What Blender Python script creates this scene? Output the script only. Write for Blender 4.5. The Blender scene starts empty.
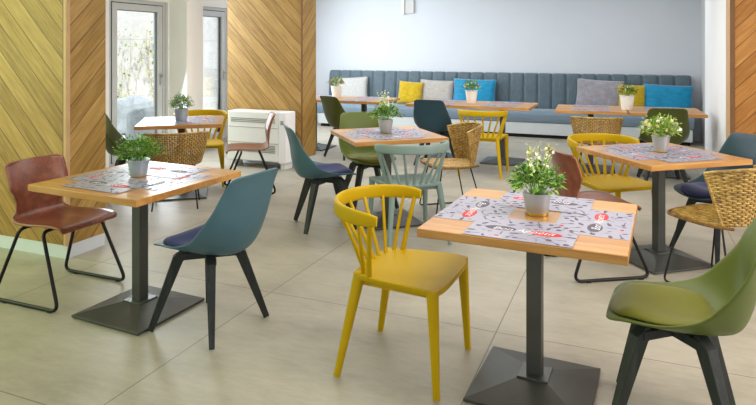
import bpy, bmesh, math, random
from mathutils import Vector, Matrix
random.seed(7)
S = bpy.context.scene
COL = S.collection
PI = math.pi

# ------------------------------------------------------------------ camera
cd = bpy.data.cameras.new('camera')
cam = bpy.data.objects.new('camera', cd)
COL.objects.link(cam)
cam.location = (0, 0, 1.485)
cam.rotation_euler = (PI/2, 0, 0)
cd.sensor_width = 36
cd.lens = 615/756*36
cd.shift_y = (48-202.5)/756
cd.clip_start = 0.05
S.camera = cam
# ------------------------------------------------------------------ view
S.view_settings.view_transform = 'Standard'
S.view_settings.look = 'None'
S.view_settings.gamma = 1
S.view_settings.use_curve_mapping = False
S.view_settings.exposure = -0.42
# ------------------------------------------------------------------ world
W = bpy.data.worlds.new('daylight')
S.world = W
W.use_nodes = True
bg = W.node_tree.nodes['Background']
bg.inputs[0].default_value = (0.93, 0.97, 1.0, 1)
bg.inputs[1].default_value = 1.1

RA = math.radians(-22.5)                 # the room's axes, turned from the camera
UX, UY = math.cos(RA), math.sin(RA)
VX, VY = -math.sin(RA), math.cos(RA)
def RW(u, v, z=0.0):
    return Vector((u*UX+v*VX, u*UY+v*VY, z))

def area(name, loc, target, sx, sy, power, col=(1, 1, 1)):
    l = bpy.data.lights.new(name, 'AREA')
    l.shape = 'RECTANGLE'; l.size = sx; l.size_y = sy
    l.energy = power; l.color = col
    o = bpy.data.objects.new(name, l)
    COL.objects.link(o)
    o.location = loc
    d = Vector(target)-Vector(loc)
    o.rotation_euler = d.to_track_quat('-Z', 'Y').to_euler()
    return o
# daylight through the glazing on the left, plus added unseen fill lights
area('left_green_fill', RW(-5.2, 1.2, 1.9), RW(-2.5, 3.6, 0.4), 2.6, 2.2, 92, (0.76, 1.0, 0.42))  # unseen area light added to tint the front left greenish
area('door_daylight', RW(-5.62, 6.2, 1.5), RW(-2.0, 6.2, 0.4), 1.0, 1.9, 75, (0.86, 0.94, 1.0))
area('window_daylight', RW(-5.62, 8.6, 1.6), RW(-2.0, 9.6, 0.8), 2.2, 1.8, 130, (0.88, 0.95, 1.0))
area('ceiling_fill_front', RW(0.2, 2.6, 2.66), RW(0.2, 2.6, 0), 2.4, 1.6, 74, (1.0, 0.95, 0.88))  # this and the next two: unseen overhead area lights added as even fill
area('ceiling_fill_middle', RW(-1.6, 6.0, 2.66), RW(-1.6, 6.0, 0), 3.4, 1.4, 84, (1.0, 0.97, 0.92))
area('ceiling_fill_back', RW(-2.2, 9.3, 2.66), RW(-2.2, 9.4, 0), 5.4, 0.8, 62, (0.88, 0.95, 1.0))
area('right_warm_fill', RW(3.6, 3.2, 1.9), RW(0.0, 3.8, 0.5), 2.4, 1.8, 150, (1.0, 0.89, 0.80))  # unseen area light added to warm and brighten from the right

sl = bpy.data.lights.new('sun', 'SUN'); sl.energy = 4.5; sl.angle = .03; sl.color = (1, .98, .94)
so = bpy.data.objects.new('sun', sl); COL.objects.link(so)
so.rotation_euler = (RW(-1, .35, 0)+Vector((0, 0, -1.9))).to_track_quat('-Z', 'Y').to_euler()   # high over the roof onto the garden
# ------------------------------------------------------------------ materials
def lin(c):
    out = []
    for x in c:
        x /= 255
        out.append(x/12.92 if x <= .04045 else ((x+.055)/1.055)**2.4)
    return (*out, 1)
def newmat(name):
    m = bpy.data.materials.new(name)
    m.use_nodes = True
    nt = m.node_tree
    return m, nt, nt.nodes['Principled BSDF']
def N(nt, t, **kw):
    n = nt.nodes.new(t)
    for k, v in kw.items():
        setattr(n, k, v)
    return n
def mix(nt, fac, a, b, mode='MIX'):
    n = nt.nodes.new('ShaderNodeMix'); n.data_type = 'RGBA'; n.blend_type = mode
    for i, v in ((0, fac), (6, a), (7, b)):
        if hasattr(v, 'is_linked'): nt.links.new(v, n.inputs[i])
        else: n.inputs[i].default_value = v
    return n.outputs[2]
def math_(nt, op, a, b=None, c=None):
    n = nt.nodes.new('ShaderNodeMath'); n.operation = op
    for i, v in enumerate((a, b, c)):
        if v is None: continue
        if hasattr(v, 'is_linked'): nt.links.new(v, n.inputs[i])
        else: n.inputs[i].default_value = v
    return n.outputs[0]
def noise(nt, vec, scale, detail=3, rough=.55):
    n = nt.nodes.new('ShaderNodeTexNoise')
    n.inputs['Scale'].default_value = scale; n.inputs['Detail'].default_value = detail
    n.inputs['Roughness'].default_value = rough
    if vec is not None: nt.links.new(vec, n.inputs['Vector'])
    return n.outputs['Fac']
def objco(nt, scale=(1, 1, 1), rot=(0, 0, 0)):
    t = nt.nodes.new('ShaderNodeTexCoord'); mp = nt.nodes.new('ShaderNodeMapping')
    mp.inputs['Scale'].default_value = scale; mp.inputs['Rotation'].default_value = rot
    nt.links.new(t.outputs['Object'], mp.inputs['Vector'])
    return mp.outputs['Vector']
def bump(nt, b, h, strength=.3, dist=.002):
    n = nt.nodes.new('ShaderNodeBump'); n.inputs['Strength'].default_value = strength
    n.inputs['Distance'].default_value = dist
    nt.links.new(h, n.inputs['Height']); nt.links.new(n.outputs[0], b.inputs['Normal'])
def ramp(nt, fac, stops):
    n = nt.nodes.new('ShaderNodeValToRGB')
    e = n.color_ramp.elements
    while len(e) < len(stops): e.new(.5)
    for k, (p, c) in enumerate(stops):
        e[k].position = p; e[k].color = c if len(c) == 4 else lin(c)
    nt.links.new(fac, n.inputs[0])
    return n.outputs[0]

def plain(name, rgb, rough=.5, metal=0.0, spec=.5, var=.08, nscale=8, bs=0.0, bscale=120):
    m, nt, b = newmat(name)
    co = objco(nt)
    c = lin(rgb)
    d = tuple(x*(1-var) for x in c[:3])+(1,)
    l = tuple(min(1, x*(1+var)) for x in c[:3])+(1,)
    nt.links.new(ramp(nt, noise(nt, co, nscale), [(.3, d), (.7, l)]), b.inputs['Base Color'])
    b.inputs['Roughness'].default_value = rough; b.inputs['Metallic'].default_value = metal
    b.inputs['Specular IOR Level'].default_value = spec
    if bs: bump(nt, b, noise(nt, co, bscale), bs)
    return m

def wood(name, c1, c2, c3, axis=0, rough=.42, board=0.0, scale=1.0, spec=.4):
    """grain running along a local axis, optional glued boards across it"""
    m, nt, b = newmat(name)
    sc = [14*scale]*3; sc[axis] = 1.3*scale
    co = objco(nt, tuple(sc))
    f = noise(nt, co, 2.2, 6, .62)
    col = ramp(nt, f, [(.28, c1), (.5, c2), (.72, c3)])
    sc2 = [60*scale]*3; sc2[axis] = 2.5*scale
    f2 = noise(nt, objco(nt, tuple(sc2)), 3, 3)
    col = mix(nt, .22, col, ramp(nt, f2, [(.35, c1), (.65, c3)]), 'MIX')
    if board:
        t = nt.nodes.new('ShaderNodeTexCoord'); sp = nt.nodes.new('ShaderNodeSeparateXYZ')
        nt.links.new(t.outputs['Object'], sp.inputs[0])
        idx = math_(nt, 'FLOOR', math_(nt, 'DIVIDE', sp.outputs[1-axis], board))
        wn = nt.nodes.new('ShaderNodeTexWhiteNoise'); wn.noise_dimensions = '1D'
        nt.links.new(idx, wn.inputs['W'])
        col = mix(nt, .35, col, ramp(nt, wn.outputs['Value'], [(0, c1), (1, c3)]))
    nt.links.new(col, b.inputs['Base Color'])
    b.inputs['Roughness'].default_value = rough
    b.inputs['Specular IOR Level'].default_value = spec
    bump(nt, b, f2, .08, .001)
    return m

def panel_wood(name, c1, c2, c3, sign=1, face='front', w=.136):
    """diagonal boards; local x across the front (or y across the side), z up"""
    m, nt, b = newmat(name)
    t = nt.nodes.new('ShaderNodeTexCoord'); sp = nt.nodes.new('ShaderNodeSeparateXYZ')
    nt.links.new(t.outputs['Object'], sp.inputs[0])
    h = sp.outputs[0 if face == 'front' else 1]; z = sp.outputs[2]
    a = math_(nt, 'MULTIPLY', math_(nt, 'ADD', z, math_(nt, 'MULTIPLY', h, float(sign))), .7071)   # across the boards
    l = math_(nt, 'MULTIPLY', math_(nt, 'SUBTRACT', z, math_(nt, 'MULTIPLY', h, float(sign))), .7071)
    q = math_(nt, 'DIVIDE', a, w)
    idx = math_(nt, 'FLOOR', q); fr = math_(nt, 'FRACT', q)
    wn = nt.nodes.new('ShaderNodeTexWhiteNoise'); wn.noise_dimensions = '1D'
    nt.links.new(idx, wn.inputs['W'])
    cb = nt.nodes.new('ShaderNodeCombineXYZ')
    nt.links.new(math_(nt, 'MULTIPLY', a, 26.0), cb.inputs[0])
    nt.links.new(math_(nt, 'MULTIPLY', l, 2.2), cb.inputs[1])
    nt.links.new(math_(nt, 'MULTIPLY', wn.outputs['Value'], 30.0), cb.inputs[2])
    f = noise(nt, cb.outputs[0], 1.6, 6, .65)
    col = ramp(nt, f, [(.3, c1), (.5, c2), (.7, c3)])
    col = mix(nt, .38, col, ramp(nt, wn.outputs['Value'], [(0, c1), (.5, c2), (1, c3)]))
    e = math_(nt, 'ABSOLUTE', math_(nt, 'SUBTRACT', fr, .5))
    g = math_(nt, 'GREATER_THAN', e, .478)
    col = mix(nt, math_(nt, 'MULTIPLY', g, .85), col, tuple(x*.3 for x in lin(c1)[:3])+(1,))
    nt.links.new(col, b.inputs['Base Color'])
    b.inputs['Roughness'].default_value = .45; b.inputs['Specular IOR Level'].default_value = .35
    bump(nt, b, math_(nt, 'SUBTRACT', 1.0, g), .4, .003)
    return m

def fabric(name, rgb, var=.2, rough=.85, streak=(60, 60, 4), sheen=.2):
    m, nt, b = newmat(name)
    c = lin(rgb)
    f = noise(nt, objco(nt, streak), 1.2, 4, .7)
    d = tuple(x*(1-var) for x in c[:3])+(1,); l = tuple(min(1, x*(1+var)) for x in c[:3])+(1,)
    nt.links.new(ramp(nt, f, [(.3, d), (.7, l)]), b.inputs['Base Color'])
    b.inputs['Roughness'].default_value = rough; b.inputs['Sheen Weight'].default_value = sheen
    b.inputs['Specular IOR Level'].default_value = .25
    bump(nt, b, noise(nt, objco(nt), 260, 2), .35, .001)
    return m

M = {}
# floor: large pale stone-look tiles with thin joints, in the room's axes
def floor_mat():
    m, nt, b = newmat('stone_tile')
    co = objco(nt)
    sp = nt.nodes.new('ShaderNodeSeparateXYZ'); nt.links.new(co, sp.inputs[0])
    T = 1.372
    def joint(s, off):
        q = math_(nt, 'FRACT', math_(nt, 'DIVIDE', math_(nt, 'SUBTRACT', s, off), T))
        e = math_(nt, 'ABSOLUTE', math_(nt, 'SUBTRACT', q, .5))
        return math_(nt, 'GREATER_THAN', e, .5-.0022), math_(nt, 'FLOOR', math_(nt, 'DIVIDE', math_(nt, 'SUBTRACT', s, off), T))
    ju, iu = joint(sp.outputs[0], JU); jv, iv = joint(sp.outputs[1], JV)
    g = math_(nt, 'MAXIMUM', ju, jv)
    f = noise(nt, objco(nt, (1, 1.8, 1)), 1.6, 8, .62)
    f2 = noise(nt, objco(nt, (1, 3, 1)), 9, 5, .7)
    col = ramp(nt, f, [(.3, (138, 132, 118)), (.5, (164, 158, 143)), (.72, (184, 177, 162))])
    col = mix(nt, .3, col, ramp(nt, f2, [(.3, (126, 119, 104)), (.7, (188, 181, 167))]))
    wn = nt.nodes.new('ShaderNodeTexWhiteNoise'); wn.noise_dimensions = '2D'
    cb = nt.nodes.new('ShaderNodeCombineXYZ'); nt.links.new(iu, cb.inputs[0]); nt.links.new(iv, cb.inputs[1])
    nt.links.new(cb.outputs[0], wn.inputs['Vector'])
    col = mix(nt, .12, col, ramp(nt, wn.outputs['Value'], [(0, (150, 144, 132)), (1, (200, 194, 182))]))
    col = mix(nt, math_(nt, 'MULTIPLY', g, .8), col, lin((98, 92, 80)))
    nt.links.new(col, b.inputs['Base Color'])
    nt.links.new(ramp(nt, f2, [(.3, (.36, .36, .36, 1)), (.7, (.5, .5, .5, 1))]), b.inputs['Roughness'])
    b.inputs['Specular IOR Level'].default_value = .45
    bump(nt, b, math_(nt, 'SUBTRACT', f2, g), .06, .002)
    return m
def uv_of(x, y):
    return x*UX+y*UY, x*VX+y*VY
JU = uv_of(-.65, 3.74)[0]
JV = uv_of(-.65, 3.74)[1]
M['floor'] = floor_mat()
M['wall'] = plain('wall_paint', (206, 211, 219), .8, var=.015, nscale=1.5, bs=.05, bscale=300)
M['wall_warm'] = plain('side_wall_paint', (205, 204, 205), .8, var=.015, nscale=1.5)
M['pier'] = plain('white_paint', (240, 240, 242), .7, var=.01, nscale=2)
M['ceiling'] = plain('ceiling_paint', (236, 236, 236), .85, var=.01, nscale=2)
M['panel_f'] = panel_wood('oak_boards_front', (124, 93, 40), (162, 126, 64), (192, 156, 96), 1, 'front')
M['panel_s'] = panel_wood('oak_boards_side', (124, 93, 40), (162, 126, 64), (192, 156, 96), -1, 'side')
M['panel_r'] = panel_wood('oak_boards_right_warm_lit', (146, 94, 40), (180, 122, 58), (204, 150, 84), -1, 'front')  # same boards, with the warm light on the right put into their colour
M['trim'] = plain('corner_trim_wood', (196, 158, 116), .5)
M['trim_dark'] = plain('dark_trim_wood', (120, 82, 44), .5)
M['skirt'] = plain('skirting_paint', (206, 212, 218), .5, var=.03)
M['alu'] = plain('window_aluminium', (196, 202, 208), .4, 0, .5, var=.02)
M['gasket'] = plain('window_gasket', (52, 58, 64), .6)
M['chrome'] = plain('brushed_handle', (190, 192, 195), .3, .9, var=.02)
M['oak'] = wood('oak_tabletop', (160, 104, 46), (192, 138, 70), (216, 168, 104), 0, .30, .1)
M['iron'] = plain('charcoal_powder_coat', (80, 82, 79), .36, .45, .5, var=.12, nscale=5, bs=.05)
M['black'] = plain('black_metal', (24, 24, 26), .4, .4, var=.05)
M['legwood'] = wood('dark_stained_leg', (24, 28, 28), (36, 41, 40), (54, 60, 58), 2, .5)
M['ply'] = wood('walnut_plywood', (92, 40, 24), (128, 62, 38), (160, 90, 58), 0, .3, 0, .55, .6)
M['ply_edge'] = plain('plywood_edge', (150, 100, 72), .5)
M['yellow'] = plain('yellow_plastic', (190, 156, 0), .5, 0, .2, var=.03, bs=.04, bscale=500)
M['mint'] = plain('mint_plastic', (128, 148, 144), .42, 0, .4, var=.03)
M['teal'] = plain('teal_plastic', (68, 104, 118), .45, var=.03)
M['petrol'] = plain('petrol_plastic', (28, 62, 76), .42, var=.03)
M['greenp'] = plain('olive_plastic', (86, 100, 28), .45, var=.04)
M['darkgreen'] = plain('dark_olive_plastic', (66, 76, 20), .42, var=.04)
M['navy_pad'] = fabric('navy_pad_cloth', (46, 56, 112), .15, .9)
M['olive_pad'] = fabric('olive_pad_leatherette', (106, 106, 14), .06, .55, (8, 8, 8))
M['petrol_pad'] = fabric('petrol_pad_cloth', (34, 60, 72), .12)
M['glide'] = plain('plastic_glide', (210, 210, 205), .5)
M['zinc'] = plain('zinc_pot', (176, 188, 198), .35, .5, var=.12, nscale=14)
M['silver'] = plain('silver_enamel_pot', (186, 188, 186), .3, .5, var=.05)
M['white_pot'] = plain('white_ceramic', (240, 240, 238), .3, var=.01)
M['wood_reflection'] = plain('wood_reflection_ring', (214, 178, 96), .3, .8)  # gold tone of the wood reflected in the pot, put into colour
M['soil'] = plain('potting_soil', (58, 42, 30), .95, var=.4, nscale=60)
def leaf(name, c1, c2):
    m, nt, b = newmat(name)
    nt.links.new(ramp(nt, noise(nt, objco(nt), 40, 2), [(.3, c1), (.7, c2)]), b.inputs['Base Color'])
    b.inputs['Roughness'].default_value = .55
    b.inputs['Subsurface Weight'].default_value = 0
    return m
M['leaf_mid'] = leaf('leaf_mid_green', (78, 132, 30), (136, 182, 62))
M['leaf_dark'] = leaf('leaf_dark_green', (42, 92, 24), (84, 134, 42))
M['leaf_light'] = leaf('leaf_light_green', (128, 164, 66), (176, 202, 104))
M['leaf_yellow'] = leaf('leaf_yellow_green', (170, 184, 70), (214, 214, 120))
M['petal'] = plain('white_petal', (250, 248, 236), .6, var=.02)
M['petal_cream'] = plain('cream_bud', (232, 226, 150), .6)
M['petal_pink'] = plain('pink_petal', (222, 146, 140), .6)
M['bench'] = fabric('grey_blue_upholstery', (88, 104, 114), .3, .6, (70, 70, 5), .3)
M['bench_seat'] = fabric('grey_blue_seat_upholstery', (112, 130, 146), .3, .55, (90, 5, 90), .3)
M['plinth'] = plain('bench_front_panel', (196, 202, 204), .5, var=.02)
M['recess'] = plain('recess_shade', (22, 22, 24), .8)  # shade of the gap under the bench put into a near-black colour
M['c_grey'] = fabric('light_grey_cushion_cloth', (186, 186, 184), .12, .9, (30, 30, 30))
M['c_beige'] = fabric('warm_grey_cushion_cloth', (172, 168, 162), .14, .9, (20, 20, 20))
M['c_lilac'] = fabric('lilac_grey_velvet', (146, 142, 150), .25, .8, (9, 9, 9), .5)
M['c_yellow'] = fabric('mustard_cushion_cloth', (190, 160, 28), .2, .8, (14, 14, 14), .3)
M['c_cyan'] = fabric('turquoise_cushion_satin', (0, 134, 178), .25, .5, (6, 16, 16), .4)
def rattan_mat():
    m, nt, b = newmat('rattan_strand')
    f = noise(nt, objco(nt, (16, 16, 16)), 1.0, 3, .6)
    g = noise(nt, objco(nt, (40, 40, 90)), 1.0, 2, .6)
    col = ramp(nt, g, [(.3, (140, 104, 44)), (.55, (184, 150, 78)), (.75, (220, 192, 124))])
    col = mix(nt, ramp(nt, f, [(.52, (0, 0, 0)), (.66, (190, 190, 190))]), col, lin((86, 58, 26)))
    nt.links.new(col, b.inputs['Base Color']); b.inputs['Roughness'].default_value = .5
    return m
M['rattan'] = rattan_mat()
M['rattan_dark'] = wood('rattan_stake', (88, 56, 22), (128, 90, 42), (160, 120, 62), 2, .55, 0, 1.0)
M['paper'] = plain('placemat_paper', (156, 153, 172), .34, var=.03, nscale=20)
M['p_dark'] = plain('placemat_dark_print', (86, 78, 96), .6, var=.05)
M['p_red'] = plain('placemat_red_print', (200, 44, 52), .6, var=.05)
M['p_white'] = plain('placemat_white_print', (250, 250, 250), .6, var=.01)
M['p_mid'] = plain('placemat_grey_print', (140, 132, 146), .6, var=.05)
M['unit'] = plain('white_convector_enamel', (232, 234, 230), .35, var=.01)
M['grille'] = plain('convector_grille_slot', (150, 156, 150), .6)
M['stone'] = None
def stone_mat():
    m, nt, b = newmat('pale_garden_stone')
    br = nt.nodes.new('ShaderNodeTexBrick')
    br.inputs['Scale'].default_value = 1.0
    br.inputs['Color1'].default_value = lin((246, 244, 240)); br.inputs['Color2'].default_value = lin((232, 230, 228))
    br.inputs['Mortar'].default_value = lin((196, 196, 196))
    br.inputs['Mortar Size'].default_value = .012
    br.inputs['Brick Width'].default_value = 1.1; br.inputs['Row Height'].default_value = .38
    nt.links.new(objco(nt, (1, 1, 1), (PI/2, 0, PI/2)), br.inputs['Vector'])
    col = mix(nt, .5, br.outputs['Color'], ramp(nt, noise(nt, objco(nt), 5, 6, .7), [(.35, (214, 212, 206)), (.6, (250, 250, 250))]))
    nt.links.new(col, b.inputs['Base Color']); b.inputs['Roughness'].default_value = .9
    return m
M['stone'] = stone_mat()
M['gravel'] = plain('pale_gravel', (244, 243, 240), .9, var=.06, nscale=30)
M['rock'] = plain('pale_blue_grey_rock', (186, 196, 204), .9, var=.2, nscale=5, bs=.4, bscale=10)
def glass_mat():
    m = bpy.data.materials.new('clear_glass'); m.use_nodes = True
    nt = m.node_tree; nt.nodes.clear()
    o = N(nt, 'ShaderNodeOutputMaterial'); t = N(nt, 'ShaderNodeBsdfTransparent'); g = N(nt, 'ShaderNodeBsdfGlossy')
    t.inputs[0].default_value = (.97, .985, .985, 1); g.inputs['Roughness'].default_value = .03
    mx = N(nt, 'ShaderNodeMixShader'); fr = N(nt, 'ShaderNodeFresnel'); fr.inputs[0].default_value = 1.25
    nt.links.new(fr.outputs[0], mx.inputs[0]); nt.links.new(t.outputs[0], mx.inputs[1]); nt.links.new(g.outputs[0], mx.inputs[2])
    nt.links.new(mx.outputs[0], o.inputs[0])
    return m
M['glass'] = glass_mat()

# ------------------------------------------------------------------ mesh helpers
class MB:
    def __init__(s): s.v = []; s.f = []; s.m = []
    def quad(s, idx, mi=0): s.f.append(tuple(idx)); s.m.append(mi)
    def box(s, c, d, mi=0, mat=None):
        n = len(s.v)
        for x in (-.5, .5):
            for y in (-.5, .5):
                for z in (-.5, .5):
                    p = Vector((x*d[0], y*d[1], z*d[2]))
                    if mat: p = mat @ p
                    s.v.append(tuple(p+Vector(c)))
        for q in ((0, 1, 3, 2), (4, 6, 7, 5), (0, 4, 5, 1), (2, 3, 7, 6), (0, 2, 6, 4), (1, 5, 7, 3)):
            s.quad([n+k for k in q], mi)
        return s
    def box2(s, a, b, mi=0):
        return s.box([(a[i]+b[i])/2 for i in range(3)], [abs(b[i]-a[i]) for i in range(3)], mi)
    def grid(s, fn, nu, nv, mi=0, closeu=False):
        n = len(s.v); w = nu if closeu else nu+1
        for j in range(nv+1):
            for i in range(w):
                s.v.append(tuple(fn(i/nu, j/nv)))
        for j in range(nv):
            for i in range(nu):
                a = n+j*w+i; b = n+j*w+(i+1) % w
                s.quad((a, b, b+w, a+w), mi)
        return s
    def sweep(s, path, sec, mi=0, scales=None, closed=False, up=None, cap=True):
        P = [Vector(p) for p in path]; k = len(P); n0 = len(s.v); ns = len(sec)
        up0 = Vector(up) if up else None
        prev = None
        for i, p in enumerate(P):
            if closed: t = (P[(i+1) % k]-P[i-1])
            else: t = P[min(i+1, k-1)]-P[max(i-1, 0)]
            t = t.normalized()
            if up0 is not None: a = up0-t*up0.dot(t)
            elif prev is None:
                r = Vector((0, 0, 1)) if abs(t.z) < .9 else Vector((1, 0, 0))
                a = r-t*r.dot(t)
            else: a = prev-t*prev.dot(t)
            a.normalize(); prev = a
            b = t.cross(a)
            sc = scales[i] if scales else 1
            if not isinstance(sc, (tuple, list)): sc = (sc, sc)
            for (x, y) in sec:
                s.v.append(tuple(p+a*x*sc[0]+b*y*sc[1]))
        rng = k if closed else k-1
        for i in range(rng):
            for j in range(ns):
                a = n0+i*ns+j; b = n0+i*ns+(j+1) % ns
                c = n0+((i+1) % k)*ns+(j+1) % ns; d = n0+((i+1) % k)*ns+j
                s.quad((a, b, c, d), mi)
        if cap and not closed:
            s.quad([n0+j for j in range(ns)][::-1], mi)
            s.quad([n0+(k-1)*ns+j for j in range(ns)], mi)
        return s
    def tube(s, path, r, n=8, mi=0, scales=None, closed=False):
        return s.sweep(path, [(r*math.cos(2*PI*j/n), r*math.sin(2*PI*j/n)) for j in range(n)], mi, scales, closed)
    def lathe(s, prof, n=20, mi=0, c=(0, 0, 0), capb=True, capt=False):
        n0 = len(s.v)
        for (r, z) in prof:
            for j in range(n):
                s.v.append((c[0]+r*math.cos(2*PI*j/n), c[1]+r*math.sin(2*PI*j/n), c[2]+z))
        for i in range(len(prof)-1):
            for j in range(n):
                a = n0+i*n+j; b = n0+i*n+(j+1) % n
                s.quad((a, b, b+n, a+n), mi)
        if capb: s.quad([n0+j for j in range(n)][::-1], mi)
        if capt: s.quad([n0+(len(prof)-1)*n+j for j in range(n)], mi)
        return s
    def poly(s, pts, mi=0):
        n = len(s.v); s.v += [tuple(p) for p in pts]; s.quad(range(n, n+len(pts)), mi); return s
    def build(s, name, mats, parent=None, smooth=True, bevel=0, seg=2, solid=0, sub=0, angle=40):
        me = bpy.data.meshes.new(name)
        me.from_pydata(s.v, [], s.f)
        mats = mats if isinstance(mats, (list, tuple)) else [mats]
        for m in mats: me.materials.append(m)
        me.polygons.foreach_set('material_index', s.m)
        bm = bmesh.new(); bm.from_mesh(me)
        bmesh.ops.recalc_face_normals(bm, faces=bm.faces)
        bm.to_mesh(me); bm.free()
        if smooth:
            me.polygons.foreach_set('use_smooth', [True]*len(me.polygons))
            me.set_sharp_from_angle(angle=math.radians(angle))
        me.update()
        o = bpy.data.objects.new(name, me); COL.objects.link(o)
        if parent: o.parent = parent
        if solid:
            q = o.modifiers.new('solid', 'SOLIDIFY'); q.thickness = solid; q.offset = 0
        if bevel:
            q = o.modifiers.new('bevel', 'BEVEL'); q.width = bevel; q.segments = seg; q.limit_method = 'ANGLE'
            q.angle_limit = math.radians(35); q.harden_normals = False
        if sub:
            q = o.modifiers.new('sub', 'SUBSURF'); q.levels = sub; q.render_levels = sub
        return o

def tag(o, label=None, cat=None, group=None, kind=None):
    if label: o['label'] = label
    if cat: o['category'] = cat
    if group: o['group'] = group
    if kind: o['kind'] = kind
    return o
def empty(name, loc=(0, 0, 0), rz=0.0):
    o = bpy.data.objects.new(name, None); COL.objects.link(o)
    o.empty_display_size = .1
    o.location = loc; o.rotation_euler = (0, 0, rz)
    return o
def copy_tree(o, parent=None):
    c = o.copy(); COL.objects.link(c)
    if parent: c.parent = parent
    for ch in list(o.children): copy_tree(ch, c)
    return c
PROTO = {}
def place(key, maker, loc, rz, label, cat, group=None):
    if key not in PROTO:
        o = maker(); PROTO[key] = o
    else:
        o = copy_tree(PROTO[key])
        for k in ('label', 'category', 'group'):
            if k in o: del o[k]
    o.location = loc; o.rotation_euler = (0, 0, rz)
    return tag(o, label, cat, group)
def struct(o): o['kind'] = 'structure'; return o
def lerp(a, b, t): return a+(b-a)*t
def spline(pts, n):
    """Catmull-Rom through pts"""
    P = [Vector(p) for p in pts]; P = [P[0]*2-P[1]]+P+[P[-1]*2-P[-2]]
    out = []
    m = len(P)-3
    for k in range(n+1):
        t = k/n*m; i = min(int(t), m-1); f = t-i
        a, b, c, d = P[i:i+4]
        out.append(.5*((2*b)+(c-a)*f+(2*a-5*b+4*c-d)*f*f+(3*b-a-3*c+d)*f**3))
    return out
def fillet(pts, r, n=5):
    """round the corners of an open polyline"""
    P = [Vector(p) for p in pts]; out = [P[0]]
    for i in range(1, len(P)-1):
        a, b, c = P[i-1], P[i], P[i+1]
        d1 = (a-b); d2 = (c-b)
        q = min(r, d1.length*.45, d2.length*.45)
        p1 = b+d1.normalized()*q; p2 = b+d2.normalized()*q
        for k in range(n+1):
            t = k/n
            out.append((1-t)**2*p1+2*t*(1-t)*b+t*t*p2)
    out.append(P[-1])
    return out

# ------------------------------------------------------------------ the setting
U0, V1 = -6.0, 11.03
ZC = 2.75
def room_obj(mb, name, mat, origin=(0, 0, 0), **kw):
    o = mb.build(name, mat, None, **kw)
    o.location = RW(*origin); o.rotation_euler = (0, 0, RA)
    return struct(o)
room_obj(MB().box2((-6.3, -2.5, -.1), (4.5, 11.4, 0)), 'floor', M['floor'], smooth=False)
room_obj(MB().box2((-6.3, -2.5, ZC), (4.5, 11.4, ZC+.1)), 'ceiling', M['ceiling'], smooth=False)
room_obj(MB().box2((-6.3, V1, 0), (1.4, V1+.15, ZC)), 'wall_back', M['wall'], smooth=False)
room_obj(MB().box2((1.0, 9.0, 0), (1.15, V1, ZC)), 'wall_right', M['wall_warm'], smooth=False)
room_obj(MB().box2((.867, 7.07, 0), (1.15, 9.0, ZC)), 'wall_right_pier', M['pier'], smooth=False)
# left wall around the glazed doors
wl = MB()
wl.box2((U0-.2, 4.0, 0), (U0, 5.77, ZC)); wl.box2((U0-.2, 5.77, 2.12), (U0, 6.82, ZC))
wl.box2((U0-.2, 6.82, 0), (U0, 7.24, ZC)); wl.box2((U0-.2, 7.24, 2.12), (U0, 8.24, ZC))
wl.box2((U0-.2, 8.24, 0), (U0, V1, ZC))
room_obj(wl, 'wall_left', M['pier'], smooth=False)
room_obj(MB().box2((U0+.002, 6.85, 0), (-5.7, 7.2, ZC)), 'wall_left_pier', M['pier'], smooth=False, bevel=.004)
# skirting
room_obj(MB().box2((-5.98, V1-.02, 0), (.98, V1-.002, .09)), 'baseboard_back', M['skirt'], smooth=False)

def glazed_door(n, v0, v1):
    f = MB(); x0, x1 = U0-.13, U0-.04; t = .07
    f.box2((x0, v0, 0), (x1, v0+.05, 2.12)); f.box2((x0, v1-.05, 0), (x1, v1, 2.12))
    f.box2((x0, v0+.05, 2.07), (x1, v1-.05, 2.12)); f.box2((x0, v0+.05, 0), (x1, v1-.05, .03))
    o = room_obj(f, 'door_%d' % n, M['alu'], smooth=False, bevel=.003)
    def sub(mb, name, mat, parent, **kw):
        c = mb.build(name, mat, parent, **kw); return c
    l = MB(); a0, a1 = v0+.058, v1-.058; y0, y1 = U0-.11, U0-.03
    l.box2((y0, a0, .038), (y1, a0+.085, 2.06)); l.box2((y0, a1-.085, .038), (y1, a1, 2.06))
    l.box2((y0, a0+.085, 1.975), (y1, a1-.085, 2.06)); l.box2((y0, a0+.085, .038), (y1, a1-.085, .15))
    lf = sub(l, 'door_leaf', M['alu'], o, smooth=False, bevel=.004)
    g = MB()
    g.box2((U0-.1, v0+.048, .03), (U0-.035, v0+.06, 2.07)); g.box2((U0-.1, v1-.06, .03), (U0-.035, v1-.048, 2.07))
    g.box2((U0-.1, v0+.05, 2.058), (U0-.035, v1-.05, 2.072))
    g.box2((U0-.075, a1-.088, .15), (U0-.058, a1-.083, 1.975))
    g.box2((U0-.085, a0+.083, .15), (U0-.055, a0+.09, 1.975)); g.box2((U0-.085, a0+.083, 1.968), (U0-.055, a1-.083, 1.978))
    sub(g, 'gasket', M['gasket'], o, smooth=False)
    sub(MB().box2((U0-.075, a0+.08, .145), (U0-.067, a1-.08, 1.98)), 'glass_pane', M['glass'], lf, smooth=False)
    h = MB(); hv = a1-.042
    h.box2((U0-.03, hv-.015, .98), (U0-.022, hv+.015, 1.14))
    h.tube([(U0-.025, hv, 1.09), (U0+.025, hv, 1.09), (U0+.03, hv-.01, 1.09), (U0+.03, hv-.015, .97)], .009, 8)
    sub(h, 'door_handle', M['chrome'], lf)
    return o
glazed_door(1, 5.79, 6.80)
glazed_door(2, 7.26, 8.22)

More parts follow.
